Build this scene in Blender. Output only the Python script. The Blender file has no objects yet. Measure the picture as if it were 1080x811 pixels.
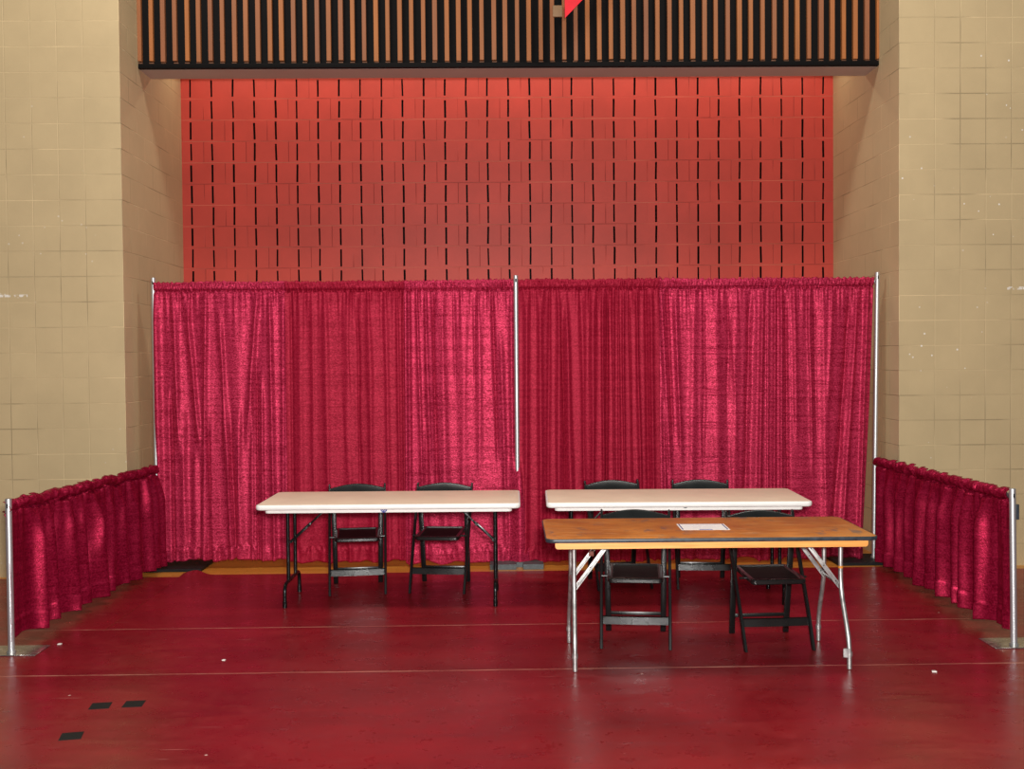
import bpy, bmesh, math, random
import numpy as np
from mathutils import Vector, Matrix

random.seed(7)
RNG = np.random.default_rng(11)
S = bpy.context.scene
COL = S.collection
PI = math.pi

# ------------------------------------------------------------------ materials
def srgb(r, g, b):
    def f(c):
        c /= 255.0
        return c / 12.92 if c <= 0.04045 else ((c + 0.055) / 1.055) ** 2.4
    return (f(r), f(g), f(b), 1.0)

class NT:
    """small wrapper that makes node building short"""
    def __init__(self, name):
        self.m = bpy.data.materials.new(name)
        self.m.use_nodes = True
        self.t = self.m.node_tree
        self.b = self.t.nodes['Principled BSDF']
    def n(self, typ, **kw):
        nd = self.t.nodes.new(typ)
        for k, v in kw.items():
            if k in nd.inputs and not hasattr(nd, k):
                self.set(nd, k, v)
            elif hasattr(nd, k):
                setattr(nd, k, v)
        return nd
    def set(self, nd, sock, v):
        s = nd.inputs[sock]
        if isinstance(v, bpy.types.NodeSocket):
            self.t.links.new(v, s)
        else:
            s.default_value = v
    def math(self, op, a, b=None, clamp=False):
        nd = self.t.nodes.new('ShaderNodeMath'); nd.operation = op; nd.use_clamp = clamp
        self.set(nd, 0, a)
        if b is not None: self.set(nd, 1, b)
        return nd.outputs[0]
    def mix(self, fac, a, b, blend='MIX'):
        nd = self.t.nodes.new('ShaderNodeMix'); nd.data_type = 'RGBA'; nd.blend_type = blend
        self.set(nd, 0, fac); self.set(nd, 6, a); self.set(nd, 7, b)
        return nd.outputs[2]
    def pos(self):
        return self.t.nodes.new('ShaderNodeNewGeometry').outputs['Position']
    def obj(self):
        return self.t.nodes.new('ShaderNodeTexCoord').outputs['Object']
    def xyz(self, v):
        nd = self.t.nodes.new('ShaderNodeSeparateXYZ'); self.set(nd, 0, v)
        return nd.outputs
    def comb(self, x, y, z):
        nd = self.t.nodes.new('ShaderNodeCombineXYZ')
        self.set(nd, 0, x); self.set(nd, 1, y); self.set(nd, 2, z)
        return nd.outputs[0]
    def scale(self, v, sc):
        nd = self.t.nodes.new('ShaderNodeVectorMath'); nd.operation = 'MULTIPLY'
        self.set(nd, 0, v); self.set(nd, 1, sc)
        return nd.outputs[0]
    def noise(self, v, scale, detail=3.0, rough=0.55, dist=0.0):
        nd = self.t.nodes.new('ShaderNodeTexNoise')
        self.set(nd, 'Vector', v); self.set(nd, 'Scale', scale); self.set(nd, 'Detail', detail)
        self.set(nd, 'Roughness', rough); self.set(nd, 'Distortion', dist)
        return nd.outputs[0]
    def ramp(self, fac, stops):
        nd = self.t.nodes.new('ShaderNodeValToRGB')
        self.set(nd, 0, fac)
        e = nd.color_ramp.elements
        while len(e) < len(stops): e.new(0.5)
        for q, (p, c) in zip(e, stops):
            q.position = p
            q.color = c if len(c) == 4 else (*c, 1)
        return nd.outputs[0]
    def step(self, v, a, b):
        nd = self.t.nodes.new('ShaderNodeMapRange')
        self.set(nd, 0, v); self.set(nd, 1, a); self.set(nd, 2, b); self.set(nd, 3, 0.0); self.set(nd, 4, 1.0)
        return nd.outputs[0]
    def bump(self, h, strength=0.3, dist=0.01):
        nd = self.t.nodes.new('ShaderNodeBump')
        self.set(nd, 'Height', h); self.set(nd, 'Strength', strength); self.set(nd, 'Distance', dist)
        self.t.links.new(nd.outputs[0], self.b.inputs['Normal'])
    def p(self, **kw):
        for k, v in kw.items():
            self.set(self.b, k.replace('_', ' '), v)
        return self

def simple(name, col, rough=0.5, metal=0.0, spec=0.5, var=0.06, sc=14.0, bump=0.0):
    q = NT(name)
    v = q.obj()
    n = q.noise(v, sc, 4)
    dark = tuple(c * (1 - var * 2) for c in col[:3]) + (1,)
    lite = tuple(min(1, c * (1 + var)) for c in col[:3]) + (1,)
    q.p(Base_Color=q.mix(q.step(n, 0.3, 0.7), dark, lite), Metallic=metal)
    q.set(q.b, 'Roughness', q.math('ADD', q.math('MULTIPLY', n, 0.16), rough - 0.08))
    q.set(q.b, 'Specular IOR Level', spec)
    if bump: q.bump(q.noise(v, sc * 12, 2), bump, 0.002)
    return q.m

def block_paint(name, axis, x0, z0, wid, row, offset, base, faint, chips=0.0, scuffs=(), jmix=0.75, corner=0.0):
    """painted concrete block: joints as thin creases, some of them nearly filled by paint"""
    q = NT(name)
    P = q.xyz(q.pos())
    a = q.math('SUBTRACT', P[axis], x0)
    z = q.math('SUBTRACT', P[2], z0)
    v = q.comb(a, z, 0.0)
    br = q.t.nodes.new('ShaderNodeTexBrick')
    br.offset = offset; br.offset_frequency = 2; br.squash = 1.0
    q.set(br, 'Vector', v); q.set(br, 'Scale', 1.0)
    q.set(br, 'Brick Width', wid); q.set(br, 'Row Height', row)
    q.set(br, 'Mortar Size', 0.0042); q.set(br, 'Mortar Smooth', 0.6); q.set(br, 'Bias', 0.0)
    q.set(br, 'Color1', (0.42, 0.42, 0.42, 1)); q.set(br, 'Color2', (0.58, 0.58, 0.58, 1)); q.set(br, 'Mortar', (0.5, 0.5, 0.5, 1))
    joint = br.outputs['Fac']
    if corner:                                  # the long corner block carries only its bed joints
        fr = q.math('FRACT', q.math('DIVIDE', z, row))
        bed = q.math('GREATER_THAN', q.math('ABSOLUTE', q.math('SUBTRACT', fr, 0.5)), 0.5 - 0.0042 / row)
        out = q.math('GREATER_THAN', q.math('ABSOLUTE', P[axis]), corner)
        joint = q.math('MAXIMUM', bed, q.math('MULTIPLY', joint, out))
    pv = q.pos()
    wear = q.step(q.noise(pv, 3.1, 2), 0.36, 0.62)
    jf = q.math('MULTIPLY', joint, q.math('ADD', q.math('MULTIPLY', wear, 1 - faint), faint))
    mott = q.noise(pv, 2.2, 5, 0.6)
    c = q.mix(q.step(mott, 0.3, 0.7), tuple(k * 0.93 for k in base[:3]) + (1,), tuple(k * 1.05 for k in base[:3]) + (1,))
    c = q.mix(0.10, c, br.outputs['Color'], 'OVERLAY')
    side = q.noise(pv, 1.7, 1)
    jc = q.mix(q.step(side, 0.40, 0.6), tuple(k * 0.55 for k in base[:3]) + (1,), tuple(min(1, k * 1.35) for k in base[:3]) + (1,))
    c = q.mix(q.math('MULTIPLY', jf, jmix), c, jc)
    if chips:
        vo = q.t.nodes.new('ShaderNodeTexVoronoi'); q.set(vo, 'Vector', pv); q.set(vo, 'Scale', 11.0); q.set(vo, 'Randomness', 1.0)
        patch = q.step(q.noise(pv, 0.9, 2), 0.52, 0.60)
        spot = q.math('MULTIPLY', q.math('LESS_THAN', vo.outputs[0], 0.085), patch)
        c = q.mix(q.math('MULTIPLY', spot, chips), c, (0.80, 0.76, 0.68, 1))
    for (sx0, sx1, sz, sh) in scuffs:
        mx = q.math('MULTIPLY', q.math('GREATER_THAN', P[axis], sx0), q.math('LESS_THAN', P[axis], sx1))
        mz = q.math('LESS_THAN', q.math('ABSOLUTE', q.math('SUBTRACT', P[2], sz)), sh)
        mm = q.math('MULTIPLY', q.math('MULTIPLY', mx, mz), q.step(q.noise(pv, 38, 2), 0.46, 0.56))
        c = q.mix(q.math('MULTIPLY', mm, 0.8), c, (0.82, 0.79, 0.72, 1))
    q.p(Base_Color=c, Roughness=0.55)
    q.set(q.b, 'Specular IOR Level', 0.3)
    h = q.math('SUBTRACT', q.math('MULTIPLY', q.noise(pv, 90, 3), 0.10), jf)
    q.bump(h, 0.55, 0.006)
    return q.m

TAN = srgb(192, 171, 131)
M = {}
M['pier_left'] = block_paint('painted_block_left', 0, -3.345, 4.252 - 0.2037 * 40, 0.2085, 0.2037, 0.0, TAN, 0.12, 0.35, ((-4.12, -3.82, 2.268, 0.010),), corner=3.335)
M['pier_right'] = block_paint('painted_block_right', 0, 3.506, 4.253 - 0.2037 * 40, 0.2088, 0.2037, 0.0, TAN, 0.30, 1.0, ((4.10, 4.45, 2.268, 0.012),), corner=3.495)
M['recess'] = block_paint('painted_block_side', 1, -0.25, 4.252 - 0.2037 * 40, 0.4074, 0.2037, 0.5, srgb(198, 178, 138), 0.60, 0.2, (), 0.9)
M['plain_wall'] = simple('painted_plaster', TAN, 0.6, var=0.03, sc=3)
M['soffit'] = simple('brown_soffit_paint', srgb(178, 166, 156), 0.6, var=0.03, sc=4)

def red_block():
    q = NT('painted_red_block')
    pv = q.pos(); P = q.xyz(pv)
    v = q.comb(q.math('SUBTRACT', P[0], -2.963 + 0.12), q.math('SUBTRACT', P[2], 4.233 - 0.2025 * 30), 0.0)
    br = q.t.nodes.new('ShaderNodeTexBrick')
    br.offset = 0.5; br.offset_frequency = 2; br.squash = 1.0
    q.set(br, 'Vector', v); q.set(br, 'Scale', 1.0); q.set(br, 'Brick Width', 0.4054); q.set(br, 'Row Height', 0.2025)
    q.set(br, 'Mortar Size', 0.005); q.set(br, 'Mortar Smooth', 0.5)
    q.set(br, 'Color1', (0.45, 0.45, 0.45, 1)); q.set(br, 'Color2', (0.56, 0.56, 0.56, 1)); q.set(br, 'Mortar', (0.5, 0.5, 0.5, 1))
    row = q.math('FRACT', q.math('DIVIDE', q.math('SUBTRACT', P[2], 4.233 - 0.2025 * 30), 0.2025))
    hz = q.math('LESS_THAN', q.math('ABSOLUTE', q.math('SUBTRACT', row, 0.5)), 0.482)
    bed = q.math('SUBTRACT', 1.0, hz)
    base = srgb(190, 66, 54)
    mott = q.noise(pv, 2.6, 5, 0.6)
    c = q.mix(q.step(mott, 0.3, 0.7), tuple(k * 0.90 for k in base[:3]) + (1,), tuple(k * 1.08 for k in base[:3]) + (1,))
    c = q.mix(0.16, c, br.outputs['Color'], 'OVERLAY')
    vj = q.math('MULTIPLY', br.outputs['Fac'], q.step(q.noise(pv, 2.4, 2), 0.40, 0.58))
    c = q.mix(q.math('MULTIPLY', vj, 0.60), c, srgb(120, 24, 22))
    bw = q.step(q.noise(q.scale(pv, (1, 1, 6)), 1.3, 2), 0.42, 0.6)
    c = q.mix(q.math('MULTIPLY', bed, q.math('ADD', q.math('MULTIPLY', bw, 0.34), 0.05)), c, srgb(222, 130, 104))
    q.p(Base_Color=c, Roughness=0.5)
    q.set(q.b, 'Specular IOR Level', 0.3)
    q.bump(q.math('SUBTRACT', q.math('MULTIPLY', q.noise(pv, 80, 3), 0.12), q.math('MAXIMUM', vj, bed)), 0.4, 0.005)
    return q.m
M['red_block'] = red_block()
M['slot_dark'] = simple('dark_block_cavity', (0.008, 0.009, 0.009, 1), 0.9, spec=0.1)

def wood_floor():
    q = NT('varnished_maple_floor')
    pv = q.pos(); P = q.xyz(pv)
    br = q.t.nodes.new('ShaderNodeTexBrick'); br.offset = 0.37
    q.set(br, 'Vector', q.comb(P[0], P[1], 0.0)); q.set(br, 'Scale', 1.0); q.set(br, 'Brick Width', 0.9); q.set(br, 'Row Height', 0.057)
    q.set(br, 'Mortar Size', 0.0012); q.set(br, 'Color1', srgb(214, 146, 60)); q.set(br, 'Color2', srgb(196, 128, 48)); q.set(br, 'Mortar', srgb(110, 66, 24))
    g = q.noise(q.scale(pv, (3, 60, 1)), 2.0, 4)
    c = q.mix(q.math('MULTIPLY', q.step(g, 0.4, 0.7), 0.25), br.outputs[0], srgb(150, 90, 36))
    q.p(Base_Color=c, Roughness=0.28)
    return q.m
M['wood_floor'] = wood_floor()

def vinyl(name, seed, edges):
    """red vinyl sheet, glossy, softly wrinkled, scuffed; whitish wear along its own edges"""
    q = NT(name)
    pv = q.pos(); P = q.xyz(pv)
    sh = q.comb(q.math('ADD', P[0], seed), P[1], 0.0)
    n1 = q.noise(q.scale(sh, (0.7, 1.3, 1)), 1.6, 5, 0.62)
    n2 = q.noise(sh, 9.0, 6, 0.7)
    c = q.mix(q.step(n1, 0.30, 0.72), srgb(104, 14, 20), srgb(136, 26, 32))
    c = q.mix(q.math('MULTIPLY', q.step(n2, 0.52, 0.75), 0.28), c, srgb(158, 48, 54))
    # scratches: thin pale streaks in two directions
    for k, (rot, sc) in enumerate(((0.25, (1.2, 26, 1)), (-0.9, (1.0, 30, 1)), (1.35, (1.4, 34, 1)))):
        mp = q.t.nodes.new('ShaderNodeMapping'); q.set(mp, 'Vector', sh)
        mp.inputs['Rotation'].default_value = (0, 0, rot); mp.inputs['Scale'].default_value = sc
        s = q.noise(mp.outputs[0], 2.3, 3, 0.5)
        pt = q.step(q.noise(sh, 1.9 + k, 2), 0.52, 0.62)
        c = q.mix(q.math('MULTIPLY', q.math('MULTIPLY', q.step(s, 0.70, 0.76), pt), 0.42), c, srgb(214, 150, 140))
    speck = q.t.nodes.new('ShaderNodeTexVoronoi'); q.set(speck, 'Vector', sh); q.set(speck, 'Scale', 3.1)
    c = q.mix(q.math('MULTIPLY', q.math('LESS_THAN', speck.outputs[0], 0.022), 0.75), c, srgb(226, 196, 184))
    for (y0, w) in edges:
        wob = q.math('MULTIPLY', q.math('SUBTRACT', q.noise(sh, 2.4, 3), 0.5), 0.016)
        d = q.math('ABSOLUTE', q.math('SUBTRACT', q.math('ADD', P[1], wob), y0))
        line = q.math('SUBTRACT', 1.0, q.step(d, 0.003, w))
        brk = q.step(q.noise(sh, 3.3, 4, 0.7), 0.34, 0.66)
        c = q.mix(q.math('MULTIPLY', q.math('MULTIPLY', line, brk), 0.55), c, srgb(206, 160, 136))
    q.p(Base_Color=c)
    q.set(q.b, 'Roughness', q.math('ADD', q.math('MULTIPLY', q.step(n2, 0.3, 0.8), 0.20), 0.23))
    q.set(q.b, 'Specular IOR Level', 0.42)
    w = q.noise(q.scale(sh, (0.35, 1.0, 1)), 3.2, 2, 0.5, 0.6)
    q.bump(q.math('ADD', w, q.math('MULTIPLY', n2, 0.04)), 0.35, 0.03)
    return q.m

def fabric(name, base, lite, glitter, rough, seed, sheen):
    """shiny woven polyester: a fine crosswise slub with painted glints"""
    q = NT(name)
    ob = q.obj()
    v = q.comb(q.math('ADD', q.xyz(ob)[0], seed * 1.7), q.xyz(ob)[1], q.xyz(ob)[2])
    sl = q.noise(q.scale(v, (22, 22, 130)), 1.0, 2, 0.6)
    gl = q.noise(q.scale(v, (85, 85, 120)), 1.0, 2, 0.65)
    bands = q.noise(q.scale(v, (0.9, 0.9, 42)), 1.0, 4, 0.7)
    f = q.math('MULTIPLY', q.step(gl, 0.40, 0.70), glitter)
    f = q.math('ADD', f, q.math('MULTIPLY', q.step(sl, 0.42, 0.70), glitter * 0.35))
    f = q.math('ADD', f, q.math('MULTIPLY', q.math('SUBTRACT', q.step(bands, 0.38, 0.66), 0.3), glitter * 0.40), clamp=True)
    c = q.mix(f, base, lite)  # glints of the weave are blended into the base colour
    q.p(Base_Color=c, Metallic=sheen)
    q.set(q.b, 'Roughness', q.math('SUBTRACT', rough, q.math('MULTIPLY', f, 0.08)))
    q.set(q.b, 'Specular IOR Level', 0.12)
    q.bump(q.math('ADD', q.math('MULTIPLY', gl, 0.8), q.math('MULTIPLY', sl, 0.5)), 0.28, 0.004)
    return q.m
M['fabric_bright'] = fabric('crimson_drape_shiny', srgb(122, 6, 36), srgb(212, 58, 96), 0.80, 0.50, 0, 0.30)
M['fabric_dull'] = fabric('crimson_drape_soft', srgb(128, 6, 34), srgb(198, 46, 76), 0.50, 0.54, 3, 0.24)
M['fabric_rail'] = fabric('crimson_rail_drape', srgb(108, 3, 30), srgb(192, 38, 80), 0.50, 0.40, 5, 0.50)

M['white_plastic'] = simple('white_plastic_rim', srgb(240, 241, 236), 0.35, var=0.02)
M['beige_top'] = simple('beige_laminate', srgb(238, 216, 190), 0.42, var=0.025, sc=5)
M['black_metal'] = simple('black_enamel_steel', (0.0035, 0.0055, 0.0055, 1), 0.26, spec=0.35, var=0.1)
M['black_plastic'] = simple('black_resin', (0.0045, 0.006, 0.006, 1), 0.28, spec=0.58, var=0.06, sc=6)
M['black_matte'] = simple('black_matte_resin', (0.004, 0.0045, 0.0045, 1), 0.62, spec=0.12)
M['galv'] = simple('galvanised_steel', (0.50, 0.50, 0.49, 1), 0.44, metal=0.85, var=0.16, sc=30)
M['alu'] = simple('brushed_aluminium', (0.60, 0.62, 0.64, 1), 0.46, metal=0.85, var=0.02, sc=1)
M['plate_steel'] = simple('scuffed_steel_plate', (0.50, 0.49, 0.47, 1), 0.26, metal=0.9, var=0.25, sc=22)
M['plate_mid'] = simple('grey_steel_plate', (0.075, 0.09, 0.095, 1), 0.5, metal=0.2, var=0.15, sc=18)
M['plate_shaded'] = simple('shaded_steel_plate', (0.007, 0.008, 0.009, 1), 0.55, metal=0.0, spec=.25, var=0.15, sc=18)  # outer back plates: steel darkened, the shadow over them is in the colour
M['black_tape'] = simple('black_gaffer_tape', (0.012, 0.016, 0.015, 1), 0.6, spec=0.12)
M['white_chip'] = simple('white_paper', srgb(235, 232, 226), 0.6)
M['paper'] = simple('printed_paper', srgb(250, 246, 242), 0.55, var=0.01)
M['blue_ink'] = simple('blue_print', srgb(44, 104, 178), 0.55)
M['navy_ink'] = simple('navy_print', srgb(48, 66, 132), 0.55)
M['grey_ink'] = simple('grey_print', srgb(196, 190, 196), 0.6)
M['logo_blue'] = simple('blue_decal', srgb(38, 52, 140), 0.45)
M['rust'] = simple('rusty_clip', srgb(112, 58, 44), 0.6, var=0.2, sc=40)
M['orange'] = simple('orange_tape', srgb(206, 130, 40), 0.5)
M['pennant'] = simple('red_pennant_cloth', srgb(222, 14, 38), 0.6, var=0.04)
M['slat_end_shade'] = simple('shadow_toned_slat_end', srgb(110, 72, 48), 0.6)  # slat wood toned down to paint the shadow at the lower ends
M['clip_tan'] = simple('tan_wood_clip', srgb(150, 118, 84), 0.6)
M['backing'] = simple('black_backing_board', (0.0035, 0.003, 0.003, 1), 0.7, spec=0.12)
M['edge_band'] = simple('dark_edge_band', srgb(46, 54, 62), 0.42, spec=0.5, var=0.3, sc=26)

def slat_wood():
    q = NT('stained_slat_wood')
    pv = q.pos(); P = q.xyz(pv)
    cell = q.math('FLOOR', q.math('DIVIDE', q.math('SUBTRACT', P[0], -3.09), 0.0992))
    wn = q.t.nodes.new('ShaderNodeTexWhiteNoise'); wn.noise_dimensions = '1D'
    q.set(wn, 'W', cell)
    g = q.noise(q.scale(pv, (40, 40, 2.5)), 1.0, 4)
    c = q.mix(wn.outputs[0], srgb(166, 100, 46), srgb(138, 84, 54))
    c = q.mix(q.math('MULTIPLY', q.step(g, 0.4, 0.7), 0.4), c, srgb(120, 74, 42))
    q.p(Base_Color=c, Roughness=0.5)
    return q.m
M['slat'] = slat_wood()

def plywood():
    q = NT('worn_varnished_plywood')
    ob = q.obj()
    g = q.noise(q.scale(ob, (1.2, 6, 1)), 2.2, 6, 0.62, 1.2)
    m = q.noise(ob, 3.0, 5, 0.6)
    c = q.mix(q.step(g, 0.3, 0.72), srgb(192, 112, 38), srgb(222, 148, 66))
    c = q.mix(q.math('MULTIPLY', q.step(m, 0.40, 0.62), 0.55), c, srgb(148, 86, 38))
    n3 = q.noise(q.scale(ob, (1.0, 0.55, 1)), 13, 4, 0.6)
    reg = q.step(q.noise(ob, 2.4, 2), 0.46, 0.58)
    c = q.mix(q.math('MULTIPLY', q.math('MULTIPLY', q.step(n3, 0.53, 0.62), reg), 0.75), c, srgb(104, 92, 88))
    for rot, sc in ((1.15, (1.1, 22, 1)), (2.0, (1.0, 26, 1)), (0.7, (1.0, 20, 1))):
        mp = q.t.nodes.new('ShaderNodeMapping'); q.set(mp, 'Vector', ob)
        mp.inputs['Rotation'].default_value = (0, 0, rot); mp.inputs['Scale'].default_value = sc
        s = q.noise(mp.outputs[0], 3.0, 3, 0.5)
        c = q.mix(q.math('MULTIPLY', q.step(s, 0.66, 0.70), 0.62), c, srgb(232, 196, 138))
    q.p(Base_Color=c)
    q.set(q.b, 'Roughness', q.math('ADD', q.math('MULTIPLY', n3, 0.2), 0.30))
    q.bump(n3, 0.08, 0.003)
    return q.m
M['plywood'] = plywood()

def pine():
    q = NT('pale_pine_apron')
    ob = q.obj()
    g = q.noise(q.scale(ob, (2, 20, 34)), 1.6, 5, 0.6, 0.8)
    c = q.mix(q.step(g, 0.32, 0.7), srgb(236, 172, 92), srgb(212, 140, 66))
    q.p(Base_Color=c, Roughness=0.42)
    return q.m
M['pine'] = pine()

# ------------------------------------------------------------------ mesh helpers
def obj(name, bm, mat, parent=None, angle=38, loc=None):
    me = bpy.data.meshes.new(name)
    bmesh.ops.recalc_face_normals(bm, faces=bm.faces[:])
    bm.to_mesh(me); bm.free()
    me.shade_smooth(); me.set_sharp_from_angle(angle=math.radians(angle))
    o = bpy.data.objects.new(name, me); COL.objects.link(o)
    if mat is not None: me.materials.append(mat)
    if parent is not None: o.parent = parent
    if loc is not None: o.location = loc
    return o

def thing(name, label, cat, loc=(0, 0, 0), rotz=0.0, group=None):
    o = bpy.data.objects.new(name, None); COL.objects.link(o)
    o.empty_display_size = 0.1
    o.location = loc; o.rotation_euler = (0, 0, rotz)
    return tag(o, label, cat, group)

def tag(o, label, cat, group=None):
    o['label'] = label; o['category'] = cat
    if group: o['group'] = group
    return o

def struct(name, bm, mat, parent=None, **kw):
    o = obj(name, bm, mat, parent, **kw)
    if parent is None: o['kind'] = 'structure'
    return o

def dup(root, loc, rotz, label):
    r = root.copy(); COL.objects.link(r); r.location = loc; r.rotation_euler = (0, 0, rotz); r['label'] = label
    for ch in list(root.children):
        c = ch.copy(); COL.objects.link(c); c.parent = r
        for g in list(ch.children):
            d = g.copy(); COL.objects.link(d); d.parent = c
    return r

def new(): return bmesh.new()

def box(bm, lo, hi, bev=0.0, seg=2, mat=None):
    lo = Vector(lo); hi = Vector(hi)
    c = (lo + hi) / 2; s = hi - lo
    mx = Matrix.Translation(c) @ Matrix.Diagonal((s.x, s.y, s.z, 1))
    if mat is not None: mx = mat @ mx
    r = bmesh.ops.create_cube(bm, size=1.0, matrix=mx)
    if bev > 0:
        es = list({e for v in r['verts'] for e in v.link_edges})
        bmesh.ops.bevel(bm, geom=es, offset=bev, segments=seg, profile=0.5, affect='EDGES')
    return bm

def bar(bm, p0, p1, w, d, up=(0, 0, 1), bev=0.0):
    """a bar of section w (across) x d (along up) from p0 to p1"""
    p0 = Vector(p0); p1 = Vector(p1)
    z = (p1 - p0); L = z.length; z.normalize()
    x = z.cross(Vector(up)); x.normalize(); y = z.cross(x)
    mx = Matrix((x, y, z)).transposed().to_4x4(); mx.translation = (p0 + p1) / 2
    return box(bm, (-w / 2, -d / 2, -L / 2), (w / 2, d / 2, L / 2), bev, 2, mx)

def round_path(pts, r, n=6):
    out = [Vector(pts[0])]
    for i in range(1, len(pts) - 1):
        a, b, c = Vector(pts[i - 1]), Vector(pts[i]), Vector(pts[i + 1])
        u = (a - b); v = (c - b)
        k = min(r, u.length * 0.48, v.length * 0.48)
        p, q = b + u.normalized() * k, b + v.normalized() * k
        for j in range(n + 1):
            t = j / n
            out.append((1 - t) ** 2 * p + 2 * t * (1 - t) * b + t * t * q)
    out.append(Vector(pts[-1]))
    return out

def tube(bm, pts, r, n=14, bend=0.0, cap=True):
    P = round_path(pts, bend) if bend > 0 and len(pts) > 2 else [Vector(p) for p in pts]
    R = r if hasattr(r, '__len__') else [r] * len(P)
    t0 = (P[1] - P[0]).normalized()
    ref = Vector((0, 0, 1)) if abs(t0.z) < 0.9 else Vector((1, 0, 0))
    x = t0.cross(ref).normalized()
    rings = []
    for i, p in enumerate(P):
        t = ((P[min(i + 1, len(P) - 1)] - P[i]).normalized() + (P[i] - P[max(i - 1, 0)]).normalized()).normalized()
        x = (x - t * x.dot(t)).normalized(); y = t.cross(x)
        rings.append([bm.verts.new(p + (x * math.cos(a) + y * math.sin(a)) * R[i]) for a in (2 * PI * k / n for k in range(n))])
    for a, b in zip(rings, rings[1:]):
        for k in range(n):
            bm.faces.new((a[k], a[(k + 1) % n], b[(k + 1) % n], b[k]))
    if cap:
        bm.faces.new(rings[0][::-1]); bm.faces.new(rings[-1])
    return bm

def rrect(hx, hy, r, n=8):
    pts = []
    for cx, cy, a0 in ((hx - r, hy - r, 0), (-hx + r, hy - r, 90), (-hx + r, -hy + r, 180), (hx - r, -hy + r, 270)):
        for k in range(n + 1):
            a = math.radians(a0 + 90 * k / n)
            pts.append((cx + r * math.cos(a), cy + r * math.sin(a)))
    return pts

def slab(bm, hx, hy, r, prof, n=8):
    """stack of rounded rectangles: prof = [(inset, z), ...] from bottom to top, capped"""
    rings = []
    for ins, z in prof:
        rings.append([bm.verts.new((x, y, z)) for x, y in rrect(hx - ins, hy - ins, max(r - ins, 0.004), n)])
    m = len(rings[0])
    for a, b in zip(rings, rings[1:]):
        for k in range(m):
            bm.faces.new((a[k], a[(k + 1) % m], b[(k + 1) % m], b[k]))
    bm.faces.new(rings[0][::-1]); bm.faces.new(rings[-1])
    return bm

def prism(bm, pts, z0, z1, bev=0.0):
    a = [bm.verts.new((x, y, z0)) for x, y in pts]; b = [bm.verts.new((x, y, z1)) for x, y in pts]
    m = len(pts)
    for k in range(m): bm.faces.new((a[k], a[(k + 1) % m], b[(k + 1) % m], b[k]))
    bm.faces.new(a[::-1]); bm.faces.new(b)
    return bm

# ------------------------------------------------------------------ the setting
XL, XR = -3.053, 3.214          # inner faces of the recess
YP, YW = -0.25, 1.483           # front of the piers, face of the red wall
TOP = 6.4
FZ = 0.004                      # top of the vinyl sheets

struct('floor', box(new(), (-8, -13, -0.10), (8, YW + 0.3, 0.0)), M['wood_floor'])
struct('wall_left', box(new(), (-8, YP, 0), (XL - 0.004, YW + 0.3, TOP)), M['pier_left'])
struct('wall_right', box(new(), (XR + 0.004, YP, 0), (8, YW + 0.3, TOP)), M['pier_right'])
# the side walls of the recess are faced with running-bond block
struct('wall_recess_left', box(new(), (XL - 0.004, YP + 0.0005, 0), (XL, YW, TOP)), M['recess'])
struct('wall_recess_right', box(new(), (XR, YP + 0.0005, 0), (XR + 0.004, YW, TOP)), M['recess'])

def red_wall():
    """slotted acoustic block: every slot is a real cavity"""
    bm = new(); dark = []
    dx, dz = 0.20267, 0.2025
    nx = 31
    x_first = -2.963
    def quad(p): return bm.faces.new([bm.verts.new(q) for q in p])
    y = YW
    edges = [XL - 0.02] + [x_first + (i - 0.5) * dx for i in range(1, nx)] + [XR + 0.02]
    z0 = 4.233 - dz * 20
    quad([(edges[0], y, 0), (edges[-1], y, 0), (edges[-1], y, z0), (edges[0], y, z0)])
    for j in range(23):
        za, zb = z0 + j * dz, z0 + (j + 1) * dz
        for i in range(nx):
            xa, xb = edges[i], edges[i + 1]
            c = x_first + i * dx + random.uniform(-.002, .002)
            h = 0.0085 + random.uniform(-.0012, .0016)
            s0, s1 = za + random.uniform(.012, .022), zb - random.uniform(.014, .026)
            l, r = c - h, c + h
            sk = random.uniform(-.0022, .0022)
            A, B, Cc, D = (l - sk, y, s0), (r - sk, y, s0), (r + sk, y, s1), (l + sk, y, s1)
            quad([(xa, y, za), (xb, y, za), B, A]); quad([(xb, y, za), (xb, y, zb), Cc, B])
            quad([(xb, y, zb), (xa, y, zb), D, Cc]); quad([(xa, y, zb), (xa, y, za), A, D])
            yb = y + 0.11
            bk = [(p[0], yb, p[2]) for p in (A, B, Cc, D)]
            f = [A, B, Cc, D]
            for k in range(4):
                q = quad([f[k], f[(k + 1) % 4], bk[(k + 1) % 4], bk[k]]); dark.append(q)
            dark.append(quad(bk))
    for f in dark: f.material_index = 1
    bmesh.ops.remove_doubles(bm, verts=bm.verts[:], dist=1e-5)
    me = bpy.data.meshes.new('wall_back')
    bm.to_mesh(me); bm.free()
    me.materials.append(M['red_block']); me.materials.append(M['slot_dark'])
    o = bpy.data.objects.new('wall_back', me); COL.objects.link(o); o['kind'] = 'structure'
red_wall()

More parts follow.
